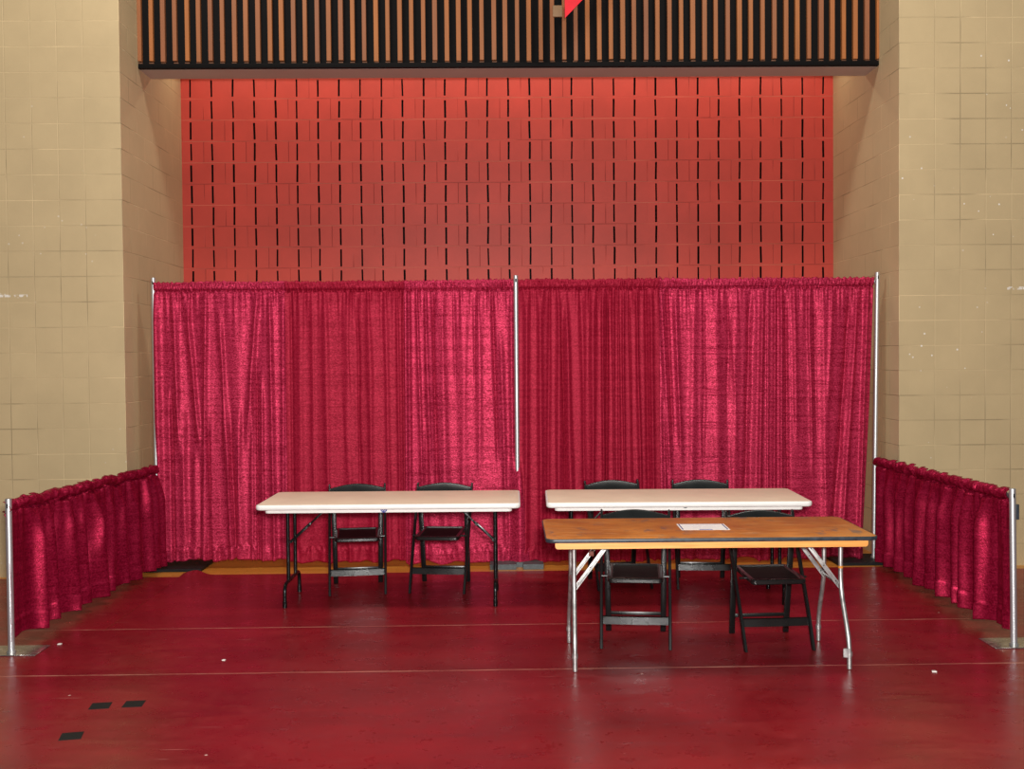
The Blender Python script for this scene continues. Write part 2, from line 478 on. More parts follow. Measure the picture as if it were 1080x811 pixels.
# valance over the recess: soffit beam with a row of vertical slats on a black board
ZB = 4.195
tr = struct('trim_1', box(new(), (XL, 0.262, ZB), (XR, 0.565, TOP)), M['soffit'])
struct('backing_board', box(new(), (XL, 0.243, ZB + 0.001), (XR, 0.262, TOP)), M['backing'], tr)
struct('bottom_ledge', box(new(), (XL, 0.213, ZB), (XR, 0.243, ZB + 0.040), 0.003), M['backing'], tr)
bm = new()
for i in range(64):
    x = -3.037 + 0.0992 * i
    j = random.uniform(-.003, .003); w = 0.0185 + random.uniform(-.0015, .002)
    box(bm, (max(XL, x + j - w), 0.203 + random.uniform(0, .004), ZB + 0.055 + random.uniform(-.006, .006)), (min(XR, x + j + w), 0.243, TOP), 0.002, 1)
struct('slats', bm, M['slat'], tr)
bm = new()
for i in range(64):
    x = -3.037 + 0.0992 * i + random.uniform(-.006, .006)
    box(bm, (max(XL, x - .02), 0.214, ZB + 0.039), (min(XR, x + .02), 0.243, ZB + 0.050), 0.003, 1)
struct('shaded_slat_ends', bm, M['slat_end_shade'], tr)
# closes the recess above the valance
struct('ceiling', box(new(), (XL - .3, 0.3, TOP), (XR + .3, YW + .3, TOP + .1)), M['plain_wall'])

# ------------------------------------------------------------------ vinyl floor sheets
def sheet(name, pts, mat, label, lift=0.0):
    bm = prism(new(), pts, 0.0004 + lift, FZ)
    o = obj(name, bm, mat); return tag(o, label, 'floor cover', 'red vinyl floor sheets')

S1, S2 = -2.042, -3.075
def back_sheet():
    bm = new()
    x0, x1, y0, y1 = -2.61, 3.15, -0.262, S1 + .004
    xs = np.concatenate([np.linspace(x0, x0 + .5, 26), np.linspace(x0 + .5, x1, 30)[1:]])
    ys = np.concatenate([np.linspace(y0, y0 - .3, 16), np.linspace(y0 - .3, y1, 14)[1:]])
    def hz(x, y):
        u = (x - x0 - .09) / .085; v = (y - y0) / .20
        puck = .030 * math.exp(-u * u) * math.exp(-v * v)              # the puckered corner
        ridge = .005 * math.exp(-((x - x0 - .02) / .03) ** 2)
        return FZ + puck + ridge * max(0.0, 1 - abs(y) / 2.1)
    g = [[bm.verts.new((x, y + .05 * math.exp(-((x - x0 - .09) / .08) ** 2) * math.exp(-((y - y0) / .15) ** 2), hz(x, y))) for y in ys] for x in xs]
    for i in range(len(xs) - 1):
        for j in range(len(ys) - 1):
            bm.faces.new((g[i][j], g[i][j + 1], g[i + 1][j + 1], g[i + 1][j]))
    r = bmesh.ops.extrude_face_region(bm, geom=bm.faces[:])
    for v in [e for e in r['geom'] if isinstance(e, bmesh.types.BMVert)]: v.co.z -= .0030
    return bm
tag(obj('floor_sheet', back_sheet(), vinyl('red_vinyl_back', 0.0, ((S1, .011),))), 'red vinyl floor sheet reaching back to the tall drapes, puckered at its left corner', 'floor cover', 'red vinyl floor sheets')
sheet('floor_sheet', [(-6.8, S1 + .004), (-2.615, S1 + .004), (-2.615, -.335), (-6.8, -.335)], vinyl('red_vinyl_left', 7.3, ((S1, .011),)), 'red vinyl floor sheet beneath the left low rail, in its shade')
sheet('floor_sheet', [(3.155, S1 + .004), (6.8, S1 + .004), (6.8, -.40), (3.155, -.40)], vinyl('red_vinyl_right', 3.7, ()), 'red vinyl floor sheet outside the right low rail')
sheet('floor_sheet', [(-6.8, S2 + .004), (6.8, S2 + .004), (6.8, S1 - .001), (-6.8, S1 - .001)], vinyl('red_vinyl_middle', 12.1, ((S1, .008), (S2, .012))), 'red vinyl floor strip between the two pale seams, under the wooden table')
sheet('floor_sheet', [(-6.8, -9.9), (6.8, -9.9), (6.8, S2 - .001), (-6.8, S2 - .001)], vinyl('red_vinyl_front', 21.7, ((S2, .016),)), 'red vinyl floor sheet in the open foreground with black tape squares on it')

def tape(x, y, rot, label):
    bm = prism(new(), [(-.048, -.052), (.050, -.050), (.047, .052), (-.050, .050)], 0.0, 0.0016)
    o = obj('tape_square', bm, M['black_tape'], loc=(x, y, FZ)); o.rotation_euler = (0, 0, rot)
    tag(o, label, 'tape', 'black tape squares on the floor')
tape(-2.085, -3.622, .12, 'black tape square on the red floor, left one of the pair farther back')
tape(-1.925, -3.598, .06, 'black tape square on the red floor, right one of the pair farther back')
tape(-2.062, -4.066, .18, 'black tape square on the red floor, alone and nearest the front')

def scrap(x, y, s, label):
    bm = prism(new(), [(-s, -s * .7), (s * .8, -s), (s, s * .6), (-s * .5, s)], 0.0, 0.004)
    tag(obj('paper_scrap', bm, M['white_chip'], loc=(x, y, FZ)), label, 'scrap', 'white scraps on the floor')
scrap(-2.769, -2.394, .012, 'tiny white scrap on the floor beside the left front post')
scrap(-1.664, -2.806, .010, 'tiny white scrap on the red floor left of the tables')
scrap(2.308, -3.223, .014, 'tiny white scrap on the floor right of the wooden table')

# ------------------------------------------------------------------ pipe-and-drape uprights
def upright(name, x, y, h, z0, lean, plate, label, dark, group, notch=None, bracket=False):
    t = thing(name, label, 'post', (x, y, z0), 0, group)
    R = 0.0188
    bm = new()
    n = 20
    top = Vector((lean[0], lean[1], h))
    tube(bm, [(0, 0, .006), top * .5, top], R, n, cap=False)
    rings = [v for v in bm.verts if abs(v.co.z - h) < .002]
    tube(bm, [top, top * .985, top * .96], R * .82, n, cap=False)       # bore seen from above
    a = [v for v in bm.verts][2 * n:3 * n]; b = [v for v in bm.verts][3 * n:4 * n]
    for k in range(n): bm.faces.new((a[k], a[(k + 1) % n], b[(k + 1) % n], b[k]))
    obj('pole', bm, M['alu'], t)
    obj('slot', box(new(), (top.x - .0045, top.y - .0196, h - .055), (top.x + .0045, top.y - .0150, h - .028), .001), M['slot_dark'], t)
    x0, x1, y0, y1 = plate
    bm = new()
    if notch:
        prism(bm, [(x0, y0), (notch[0], y0), (notch[0], notch[2]), (notch[1], notch[2]), (notch[1], y0), (x1, y0), (x1, y1), (x0, y1)], 0, .044)
    else:
        prism(bm, [(x0, y0), (x1, y0), (x1, y1), (x0, y1)], 0, .006 if not dark else .024)
    bmesh.ops.bevel(bm, geom=[e for e in bm.edges], offset=.0018, segments=1, affect='EDGES')
    obj('base_plate', bm, (M['plate_mid'] if notch else M['plate_shaded']) if dark else M['plate_steel'], t)
    hz = .044 if notch else (.024 if dark else .006)
    bm = tube(new(), [(0, 0, hz * .5), (0, 0, hz + .05)], .0145, 16)
    tube(bm, [(0, 0, hz), (0, 0, hz + .012)], .026, 16)
    obj('base_pin', bm, M['galv'], t)
    if bracket:
        obj('bracket', box(new(), (.005, -.012, .755), (.024, .012, .845), .002), M['edge_band'], t)
    return t
G1, G2 = 'tall posts of the back drape', 'short posts of the side rails'
upright('tall_post', -2.905, .045, 2.425, 0, (0, 0), (-.115, .40, -.16, .27), 'tall aluminium post at the left end of the high back drape', True, G1)
upright('tall_post', .104, -.02, 2.418, 0, (0, 0), (-.235, .205, -.165, .26), 'tall aluminium post in the middle of the high back drape, its foot covered', True, G1, (-.018, .038, -.06))
upright('tall_post', 3.105, .03, 2.425, 0, (.03, 0), (-.37, .085, -.22, .20), 'tall aluminium post at the right end of the high back drape', True, G1)
upright('short_post', -2.976, -2.596, .925, FZ, (0, 0), (-.165, .165, -.065, .165), 'short aluminium post on a steel plate at front of left low rail', False, G2)
upright('short_post', 2.985, -2.728, .938, FZ, (-.012, 0), (-.135, .185, -.055, .175), 'short aluminium post on a steel plate at front of right low rail', False, G2, None, True)

def crossbar(a, b, label, group):
    bm = tube(new(), [a, (Vector(a) + Vector(b)) / 2, b], .0155, 14)
    o = obj('crossbar', bm, M['alu'])
    tag(o, label, 'rod', group)
ZR = 2.348
crossbar((-2.886, .052, ZR), (.085, .036, ZR), 'aluminium rod inside the top pocket of the left back drapes', 'drape rods')
crossbar((.123, .030, ZR), (3.120, .050, ZR), 'aluminium rod inside the top pocket of the right back drapes', 'drape rods')
crossbar((-2.988, -2.577, .885), (-2.904, .026, .852), 'aluminium rod inside the pocket of the left low rail drape', 'drape rods')
crossbar((2.985, -2.708, .895), (3.108, .012, .852), 'aluminium rod inside the pocket of the right low rail drape', 'drape rods')

# ------------------------------------------------------------------ drapes
def sines(u, v, fu, fv, n, seed):
    r = np.random.default_rng(seed)
    out = np.zeros(np.broadcast(u, v).shape)
    for _ in range(n):
        a, b, ph = r.uniform(*fu) * r.choice((-1, 1)), r.uniform(*fv), r.uniform(0, 2 * PI)
        out = out + np.sin(a * u + b * v + ph)
    return out / math.sqrt(n)

def smooth(a, b, x):
    t = np.clip((x - a) / (b - a), 0, 1); return t * t * (3 - 2 * t)

def px(p): return (p - 532.3) / 126.9                    # photo column -> metres along the back drape

def cloth(name, nx, nz, fn, mat, label, cat, group, thick=.0025):
    """fn(U, V) -> X, Y, Z arrays; U along the rod, V from top (0) to hem (1)"""
    u = np.linspace(0, 1, nx)[None, :]; v = (np.linspace(0, 1, nz) ** 1.0)[:, None]
    # more rows near the gathered head
    v = np.concatenate([np.linspace(0, .05, 22)[:-1], np.linspace(.05, 1, nz)])[:, None]
    X, Y, Z = fn(u, v)
    nr = v.shape[0]
    co = np.stack([X, Y, Z], -1).reshape(-1, 3)
    idx = np.arange(nr * nx).reshape(nr, nx)
    fa = np.stack([idx[:-1, :-1], idx[1:, :-1], idx[1:, 1:], idx[:-1, 1:]], -1).reshape(-1, 4)
    me = bpy.data.meshes.new(name)
    me.from_pydata(co.tolist(), [], fa.tolist())
    me.shade_smooth(); me.materials.append(mat)
    o = bpy.data.objects.new(name, me); COL.objects.link(o)
    md = o.modifiers.new('thickness', 'SOLIDIFY'); md.thickness = thick; md.offset = 0
    return tag(o, label, cat, group)

def back_panel(xl, xr, ridges, creases, seed, mat, label, zt=2.385, zb=.045, gather=1.0, soft=1.0, y0=0.0, hemfn=None, crease_x=(0.1, .95)):
    """xl/xr: left and right edge as lists of (photo row fraction, column); ridges: (col_top, col_bottom, width, height, start, end)"""
    H = zt - zb
    def fn(u, v):
        L = np.interp(v, [a for a, _ in xl], [px(b) for _, b in xl]); Rr = np.interp(v, [a for a, _ in xr], [px(b) for _, b in xr])
        X = L + (Rr - L) * u + 0 * v
        body = smooth(.028, .10, v)
        d = np.zeros_like(X)
        for (ct, cb, w, h, s, e) in ridges:
            xc = px(ct) + (px(cb) - px(ct)) * v
            env = smooth(s - .10, s + .06, v) * (1 - smooth(e - .04, e + .14, v))
            k = (X - xc) / w
            d += h * env * np.exp(-k * k)
        # loose secondary folds, soft
        d += soft * .0042 * sines(X, v, (9, 26), (.5, 2.8), 6, seed) * body
        d += soft * .0004 * sines(X, v, (50, 95), (.5, 4), 6, seed + 1) * body * (1 - .4 * v)
        # gathers running down from the pocket
        g = np.exp(-(v - .03) / .060) * smooth(.022, .034, v)
        d += gather * .0060 * sines(X, v, (70, 190), (-6, 6), 9, seed + 2) * g
        # the pocket round the rod, crumpled, with a small header
        th = np.clip(v / .030, 0, 1)
        pocket = np.sin(th * PI) ** .6
        live = v < .034
        cr = sines(X, v, (110, 330), (-170, 170), 12, seed + 3) * (.55 + .45 * np.clip(sines(X, 0 * v, (5, 16), (0, .1), 5, seed + 12) + .3, -.6, 1.6))
        d = np.where(live, d * 0 + .012 * pocket ** .7 + .0080 * cr * smooth(.003, .012, v) - .002 * smooth(.024, .033, v), d)
        pinch = np.exp(-((v - .034) / .0045) ** 2)
        d += pinch * (-.006 + .013 * sines(X, v, (120, 260), (0, 1), 8, seed + 4))
        # packing creases across the cloth
        for (cv, amp) in creases:
            xn = u + 0 * v
            en = smooth(crease_x[0] - .06, crease_x[0] + .05, xn) * (1 - smooth(crease_x[1] - .05, crease_x[1] + .06, xn))
            line = cv + .0018 * sines(X, 0 * v, (6, 22), (0, .1), 4, seed + int(cv * 997))
            t = (v - line) / .0042
            d += amp * en * (.55 + .45 * np.sin(11 * X + seed)) * (-np.exp(-t * t) + .7 * np.exp(-(t - 1.9) ** 2))
        # hem: stitched double layer, puckered
        hv = 1 - .105 / H
        d += .0045 * smooth(hv - .002, hv + .003, v)
        d += np.exp(-((v - hv) / .006) ** 2) * .004 * sines(X, v, (60, 150), (-40, 40), 8, seed + 5)
        d += .0055 * sines(X, v, (35, 90), (-30, 30), 8, seed + 6) * smooth(hv - .02, hv + .01, v)
        # below the table level the cloth flares a little
        Y = y0 - d - .012 * smooth(.5, 1, v)
        low = .010 * sines(X, 0 * v, (8, 30), (0, .1), 6, seed + 7) - .35 * np.clip(d, -.03, .05)
        if hemfn is not None: low = low + hemfn(X)
        ruff = .0055 * sines(X, 0 * v, (60, 260), (0, .1), 9, seed + 8) + .003 * sines(X, 0 * v, (4, 14), (0, .1), 4, seed + 9)
        Z = zt + ruff * (1 - smooth(0, .02, v)) - H * v + low * smooth(.55, 1, v)
        X2 = X + .004 * sines(X, v, (40, 90), (4, 20), 6, seed + 10) * smooth(0, .03, v) * np.sin(np.clip(u, 0, 1) * PI)
        return X2, Y, Z
    n = int((px(xr[0][1]) - px(xl[0][1])) / .0052)
    return cloth('drape', n, 210, fn, mat, label, 'curtain', 'tall crimson back drapes')

# ridge columns are in photo pixels; width and height in metres
P1 = [(166, 168, .030, .030, .10, 1.1), (185.5, 191, .020, .022, .06, .55), (197, 219, .022, .026, .08, .52), (219, 214, .022, .022, .05, 1.1),
      (231, 246, .020, .020, .15, .50), (274, 250, .022, .024, .06, .50), (286, 288, .018, .022, .06, 1.1), (232, 243, .022, .028, .52, 1.1),
      (277, 276, .014, .018, .40, 1.1), (250, 252, .030, .018, .50, 1.1), (192, 194, .028, .020, .48, .9), (206, 205, .03, .018, .62, 1.1),
      (300, 297, .016, .014, .05, 1.1), (268, 264, .014, .012, .40, 1.1),
      (181, 182, .012, -.030, .45, 1.1), (217.5, 221, .010, -.022, .55, 1.1), (271, 270.5, .008, -.018, .35, 1.1), (240, 247, .010, -.020, .62, 1.1)]
P2 = [(318, 316, .030, .012, .05, 1.1), (331, 330, .018, .008, .05, .8), (344, 346, .026, .012, .05, 1.1), (366, 368, .03, .010, .05, 1.1),
      (390, 392, .022, .013, .05, 1.1), (378, 380, .012, -.012, .05, .7), (408, 410, .018, .010, .05, 1.1), (420, 421, .012, .010, .05, 1.1), (309, 308, .014, -.012, .05, 1.1), (426, 426, .012, -.012, .05, 1.1)]
P3 = [(433, 431.5, .014, .022, .04, 1.1), (441, 446, .012, .016, .04, .7), (450, 455, .014, .018, .04, .6), (457, 462, .014, -.022, .06, .75), (467, 470, .030, .014, .06, .9),
      (490, 488, .036, .012, .05, 1.0), (507, 505, .02, .010, .05, .6), (520, 528, .014, -.020, .06, .55), (528, 534, .018, .016, .25, .9), (480, 482, .012, -.008, .05, .3), (501, 503, .010, -.010, .05, .3),
      (452, 449, .016, -.014, .55, 1.1), (540, 541, .016, .014, .05, .6), (545.5, 548, .060, .064, .69, 1.4)]
P4 = [(545, 546, .045, .050, .70, 1.4), (557, 554, .020, .022, .05, 1.1), (571, 570, .020, .022, .05, 1.1), (581, 577, .014, -.014, .05, 1.1), (591, 589, .022, .022, .05, 1.1), (598, 603, .020, .024, .12, 1.1),
      (594, 596, .010, -.012, .2, 1.1), (615, 617, .018, -.016, .05, 1.1), (627, 624, .022, .024, .08, 1.1), (637, 636, .010, .022, .05, 1.1), (642, 640, .010, -.026, .08, 1.1),
      (648, 648, .008, .018, .04, 1.1), (653, 653.5, .007, .016, .04, 1.1), (658, 660, .008, .020, .04, 1.1), (665, 668, .007, -.018, .04, 1.1), (672, 677, .012, .022, .04, 1.1), (682, 685, .012, -.018, .05, 1.1), (688, 690, .014, .020, .05, 1.1)]
P5 = [(698, 712, .018, .024, .05, .62), (699, 703, .014, .020, .45, 1.1), (713, 723, .018, .024, .08, .55), (705, 716, .010, -.016, .06, .5), (734, 730, .03, .014, .05, 1.0), (757, 760, .040, .014, .05, 1.0),
      (778, 775, .03, .014, .05, 1.0), (794, 786, .022, -.026, .08, .9), (807, 801, .016, .026, .05, 1.1), (812.5, 811, .010, .012, .05, 1.1), (745, 743, .014, -.012, .05, .6), (770, 769, .012, -.010, .05, .4)]
P6 = [(820, 818, .012, .024, .05, 1.1), (827, 826, .014, .020, .05, 1.1), (832, 834, .014, -.020, .10, .8), (840, 846, .018, .014, .05, .5), (856, 862, .016, .014, .05, .6), (872, 874, .03, .014, .05, .9),
      (861, 868, .012, -.010, .1, .5), (881, 872, .020, .014, .05, .4), (902, 880, .022, -.026, .12, .95), (909, 890, .018, .020, .10, .95), (919, 909, .018, .024, .05, 1.1)]

def hem_left(X):
    return .10 * np.exp(-((X - px(196)) / .13) ** 2) * 0 + .02 * np.exp(-((X - px(205)) / .1) ** 2)

back_panel([(0, 164.5), (.5, 164), (.8, 168), (1, 174)], [(0, 303), (1, 303)], P1, [], 31, M['fabric_bright'],
           'tall crimson drape hanging next to the left tall post, deeply folded', zt=2.388, zb=.075, y0=.028, soft=1.1)
back_panel([(0, 302), (1, 302)], [(0, 429), (1, 429)], P2, [], 57, M['fabric_dull'],
           'tall crimson drape behind the left white table, smooth and dull', zb=.050, y0=.018, soft=.6)
back_panel([(0, 428), (1, 427)], [(0, 543), (.55, 543.3), (.66, 548), (1, 560)], P3, [(.29, .006), (.445, .007), (.60, .006), (.745, .007)], 83, M['fabric_bright'],
           'tall crimson drape left of the middle tall post, shiny with crosswise creases', zb=.036, y0=-.002, soft=.9, crease_x=(.22, .95))
back_panel([(0, 548), (.55, 547.7), (.66, 545), (1, 548)], [(0, 697), (1, 697)], P4, [], 101, M['fabric_dull'],
           'tall crimson drape right of the middle tall post, in dense narrow folds', zb=.038, y0=-.012, soft=.5, gather=1.2)
back_panel([(0, 695), (1, 695)], [(0, 816), (1, 816)], P5, [(.255, .008), (.40, .007), (.52, .005), (.645, .006)], 127, M['fabric_bright'],
           'tall crimson drape behind the right white table, shiny with crosswise creases', zb=.040, y0=.006, soft=.8, crease_x=(.25, .95))
back_panel([(0, 814), (1, 814)], [(0, 926), (.02, 925.5), (.45, 921), (.7, 917), (.9, 913.5), (1, 913)], P6, [(.255, .005), (.375, .006), (.50, .006), (.63, .006), (.755, .005)], 149, M['fabric_bright'],
           'tall crimson drape hanging next to the right tall post', zb=.036, y0=.016, soft=.8, crease_x=(.15, .9))

def rail_drape(a, b, inward, folds, z_top, z_bot, seed, label):
    """a, b: ends of the rod in plan; inward: +1 / -1 side that faces the booth; folds: (t, width, height, shift at hem)"""
    A, B = Vector((a[0], a[1])), Vector((b[0], b[1]))
    D = (B - A); Ln = D.length; D.normalize()
    N = Vector((D.y, -D.x)) * inward
    def fn(u, v):
        s = u * Ln + 0 * v
        body = smooth(.05, .35, v)
        d = np.zeros_like(s)
        for (t, w, h, sh) in folds:
            k = (s - (t + sh * v)) / w
            d += 1.35 * h * (.30 + .70 * body) * np.exp(-(k / .78) ** 2) * smooth(.06, .12, v)
        d += .006 * sines(s, v, (14, 30), (.3, 2.0), 6, seed) * body
        d += .002 * sines(s, v, (40, 80), (.5, 4), 6, seed + 1) * smooth(.06, .2, v)
        g = np.exp(-(v - .085) / .16) * smooth(.07, .10, v)
        d += .0100 * sines(s, v, (45, 110), (-4, 4), 9, seed + 2) * g
        th = np.clip(v / .080, 0, 1)
        live = v < .088
        cr = sines(s, v, (50, 150), (-55, 55), 12, seed + 3)
        pocket = np.sin(th * PI) ** .55
        d = np.where(live, .030 * pocket + .0100 * cr - .006 * smooth(.06, .085, v), d)
        pinch = np.exp(-((v - .090) / .012) ** 2)
        d += pinch * (-.012 + .010 * sines(s, v, (60, 120), (0, 1), 8, seed + 4))
        hv = .875
        d += .006 * smooth(hv - .006, hv + .008, v)
        d += np.exp(-((v - hv) / .012) ** 2) * .0045 * sines(s, v, (50, 110), (-20, 20), 8, seed + 5)
        off = d - .004
        zt = np.interp(u, [0, 1], z_top) + .007 * sines(s, 0 * v, (14, 50), (0, .1), 7, seed + 6)
        zb = np.interp(u, [0, 1], z_bot) + .008 * sines(s, 0 * v, (5, 20), (0, .1), 5, seed + 7)
        Z = zt + (zb - zt) * v
        s2 = s + .012 * sines(s, v, (20, 50), (2, 8), 6, seed + 8) * body * np.sin(u * PI)
        X = A.x + D.x * s2 + N.x * off; Y = A.y + D.y * s2 + N.y * off
        return X, Y, Z
    return cloth('rail_drape', 520, 110, fn, M['fabric_rail'], label, 'curtain', 'low side rail drapes', .003)

FL = [(.06, .06, .02, -.10), (.34, .05, .060, .02), (.52, .05, .045, .06), (.78, .06, .065, .06), (1.02, .05, .040, .05), (1.22, .06, .062, .10), (1.50, .05, .045, .02), (1.72, .05, .050, .06), (1.98, .06, .055, .02), (2.25, .05, .06, .04), (2.45, .05, .045, .02),
      (.66, .035, -.030, .06), (1.12, .035, -.030, .08), (1.86, .035, -.03, .02)]
rail_drape((-2.985, -2.612), (-2.880, -.040), 1, FL + [(2.56, .05, .055, .0)], (.923, .878), (.085, .045), 211, 'low crimson drape on the left side rail')
FR = [(.10, .05, .02, -.05), (.36, .05, .062, .0), (.62, .05, .055, .02), (.80, .04, .048, -.02), (1.02, .05, .062, .0), (1.26, .05, .050, .02), (1.48, .06, .064, .0), (1.74, .05, .05, .02), (1.96, .05, .05, .0), (2.20, .05, .055, .0), (2.45, .05, .05, .0),
      (.24, .04, -.03, 0), (.50, .035, -.028, 0), (.92, .03, -.03, 0), (1.38, .03, -.03, 0)]
rail_drape((2.978, -2.700), (3.098, -.045), -1, FR, (.935, .884), (.090, .045), 257, 'low crimson drape on the right side rail')

# ------------------------------------------------------------------ folding chairs
def make_chair(label):
    t = thing('folding_chair', label, 'chair', (0, 0, FZ), 0, 'black folding chairs')
    m = M['black_plastic']
    ZT = .768
    # long rails: front feet up to the top of the back
    for s in (-1, 1):
        pts = [(s * .203, -.215, .002), (s * .206, -.105, .215), (s * .209, .062, .50), (s * .210, .155, .66), (s * .211, .200, ZT)]
        bm = new()
        for p, q in zip(pts, pts[1:]):
            pass
        # swept flat rail with rounded head
        W, Dp = .010, .0185
        rings = []
        for i, p in enumerate(pts):
            k = 1.0 if i < len(pts) - 1 else .75
            rings.append([bm.verts.new((p[0] + a * W * k, p[1] + b * Dp * k, p[2])) for a, b in ((-.6, -1), (.6, -1), (1, -.6), (1, .6), (.6, 1), (-.6, 1), (-1, .6), (-1, -.6))])
        for a, b in zip(rings, rings[1:]):
            for k in range(8): bm.faces.new((a[k], a[(k + 1) % 8], b[(k + 1) % 8], b[k]))
        bm.faces.new(rings[0][::-1])
        tip = [bm.verts.new((pts[-1][0] + a * W * .4, pts[-1][1] + b * Dp * .4, ZT + .007)) for a, b in ((-.6, -1), (.6, -1), (1, -.6), (1, .6), (.6, 1), (-.6, 1), (-1, .6), (-1, -.6))]
        for k in range(8): bm.faces.new((rings[-1][k], rings[-1][(k + 1) % 8], tip[(k + 1) % 8], tip[k]))
        bm.faces.new(tip)
        obj('leg', bm, m, t, angle=50)
    # rear legs: wide flat bars inside the rails, meeting them above the seat
    for s in (-1, 1):
        bm = bar(new(), (s * .171, .215, .002), (s * .178, .120, .585), .036, .020, (0, 1, 0), .004)
        tube(bm, [(s * .190, .112, .565), (s * .204, .108, .565)], .008, 10)
        obj('leg', bm, m, t)
    # front stretcher, wide and slightly bowed, and the thin rear one
    bm = new()
    for i in range(12):
        a, b = -.199 + .398 * i / 12, -.199 + .398 * (i + 1) / 12
        ya, yb = [-.134 - .006 * math.cos(x / .199 * PI / 2) for x in (a, b)]
        if i == 0: prev = [bm.verts.new((a, ya + dy, z)) for dy, z in ((-.007, .128), (.009, .128), (.009, .172), (.003, .178), (-.005, .172))]
        cur = [bm.verts.new((b, yb + dy, z)) for dy, z in ((-.007, .128), (.009, .128), (.009, .172), (.003, .178), (-.005, .172))]
        for k in range(5): bm.faces.new((prev[k], prev[(k + 1) % 5], cur[(k + 1) % 5], cur[k]))
        if i == 0: bm.faces.new(prev[::-1])
        prev = cur
    bm.faces.new(prev)
    obj('stretcher', bm, m, t, angle=30)
    obj('stretcher', bar(new(), (-.165, .196, .118), (.165, .196, .118), .022, .014, (0, 1, 0), .003), m, t)
    # seat: moulded frame with a sunk panel
    bm = new()
    slab(bm, .166, .193, .030, [(.006, -.030), (.0, -.024), (.0, -.008), (.003, -.002), (.009, 0.0), (.022, 0.0), (.030, -.007)], 6)
    for v in bm.verts:                                       # the rear of the seat curls up, the front rolls down
        k = v.co.y / .193
        v.co.z += .428 + .010 * max(0, k - .45) ** 1.2 * 2 - .006 * max(0, -k - .7) * 3 + (.003 * k)
        v.co.y -= .018
    st = obj('seat', bm, m, t, angle=25)
    st.data.materials.append(M['black_matte'])
    for pf in st.data.polygons:
        if len(pf.vertices) > 8 and pf.center.z > .41: pf.material_index = 1
    for s in (-1, 1):
        obj('seat_pivot', tube(new(), [(s * .160, -.080, .408), (s * .204, -.080, .408)], .0075, 12), m, t)
    # backrest: a broad slat with an arched top, dished to the rear
    bm = new(); N = 20
    fr, bk = [], []
    for i in range(N + 1):
        k = -1 + 2 * i / N
        x = k * .204
        top = .742 + .030 * math.cos(k * PI / 2) ** 1.0
        bot = .628 - .004 * math.cos(k * PI / 2)
        dish = .022 * (1 - k * k)
        row = []
        for z in (bot, bot + .006, (bot + top) / 2, top - .006, top):
            yb = .142 + (z - .63) * .40 + dish
            row.append((x, yb, z))
        th = [.004, .0085, .0095, .0085, .004]
        fr.append([bm.verts.new((p[0], p[1] - h, p[2])) for p, h in zip(row, th)])
        bk.append([bm.verts.new((p[0], p[1] + h, p[2])) for p, h in zip(row, th)])
    for i in range(N):
        for j in range(4):
            bm.faces.new((fr[i][j], fr[i + 1][j], fr[i + 1][j + 1], fr[i][j + 1]))
            bm.faces.new((bk[i][j], bk[i][j + 1], bk[i + 1][j + 1], bk[i + 1][j]))
        bm.faces.new((fr[i][4], fr[i + 1][4], bk[i + 1][4], bk[i][4])); bm.faces.new((fr[i][0], bk[i][0], bk[i + 1][0], fr[i + 1][0]))
    for i in (0, N):
        for j in range(4): bm.faces.new((fr[i][j], fr[i][j + 1], bk[i][j + 1], bk[i][j]))
    obj('backrest', bm, m, t, angle=50)
    return t

CH = [((-1.124, -.876), .11, 'black folding chair behind the left white table, the left one of two'),
      ((-.494, -.862), -.12, 'black folding chair behind the left white table, the right one of two'),
      ((.850, -.810), .14, 'black folding chair behind the right white table, the left one of two'),
      ((1.494, -.834), -.09, 'black folding chair behind the right white table, the right one of two'),
      ((.771, -2.467), -.13, 'black folding chair under the wooden table, on the left'),
      ((1.570, -2.550), .05, 'black folding chair under the wooden table, on the right')]
chair = make_chair(CH[0][2])
for i, (p, a, lab) in enumerate(CH):
    loc = (p[0], p[1], FZ)
    if i == 0: chair.location = loc; chair.rotation_euler = (0, 0, a)
    else: dup(chair, loc, a, lab)

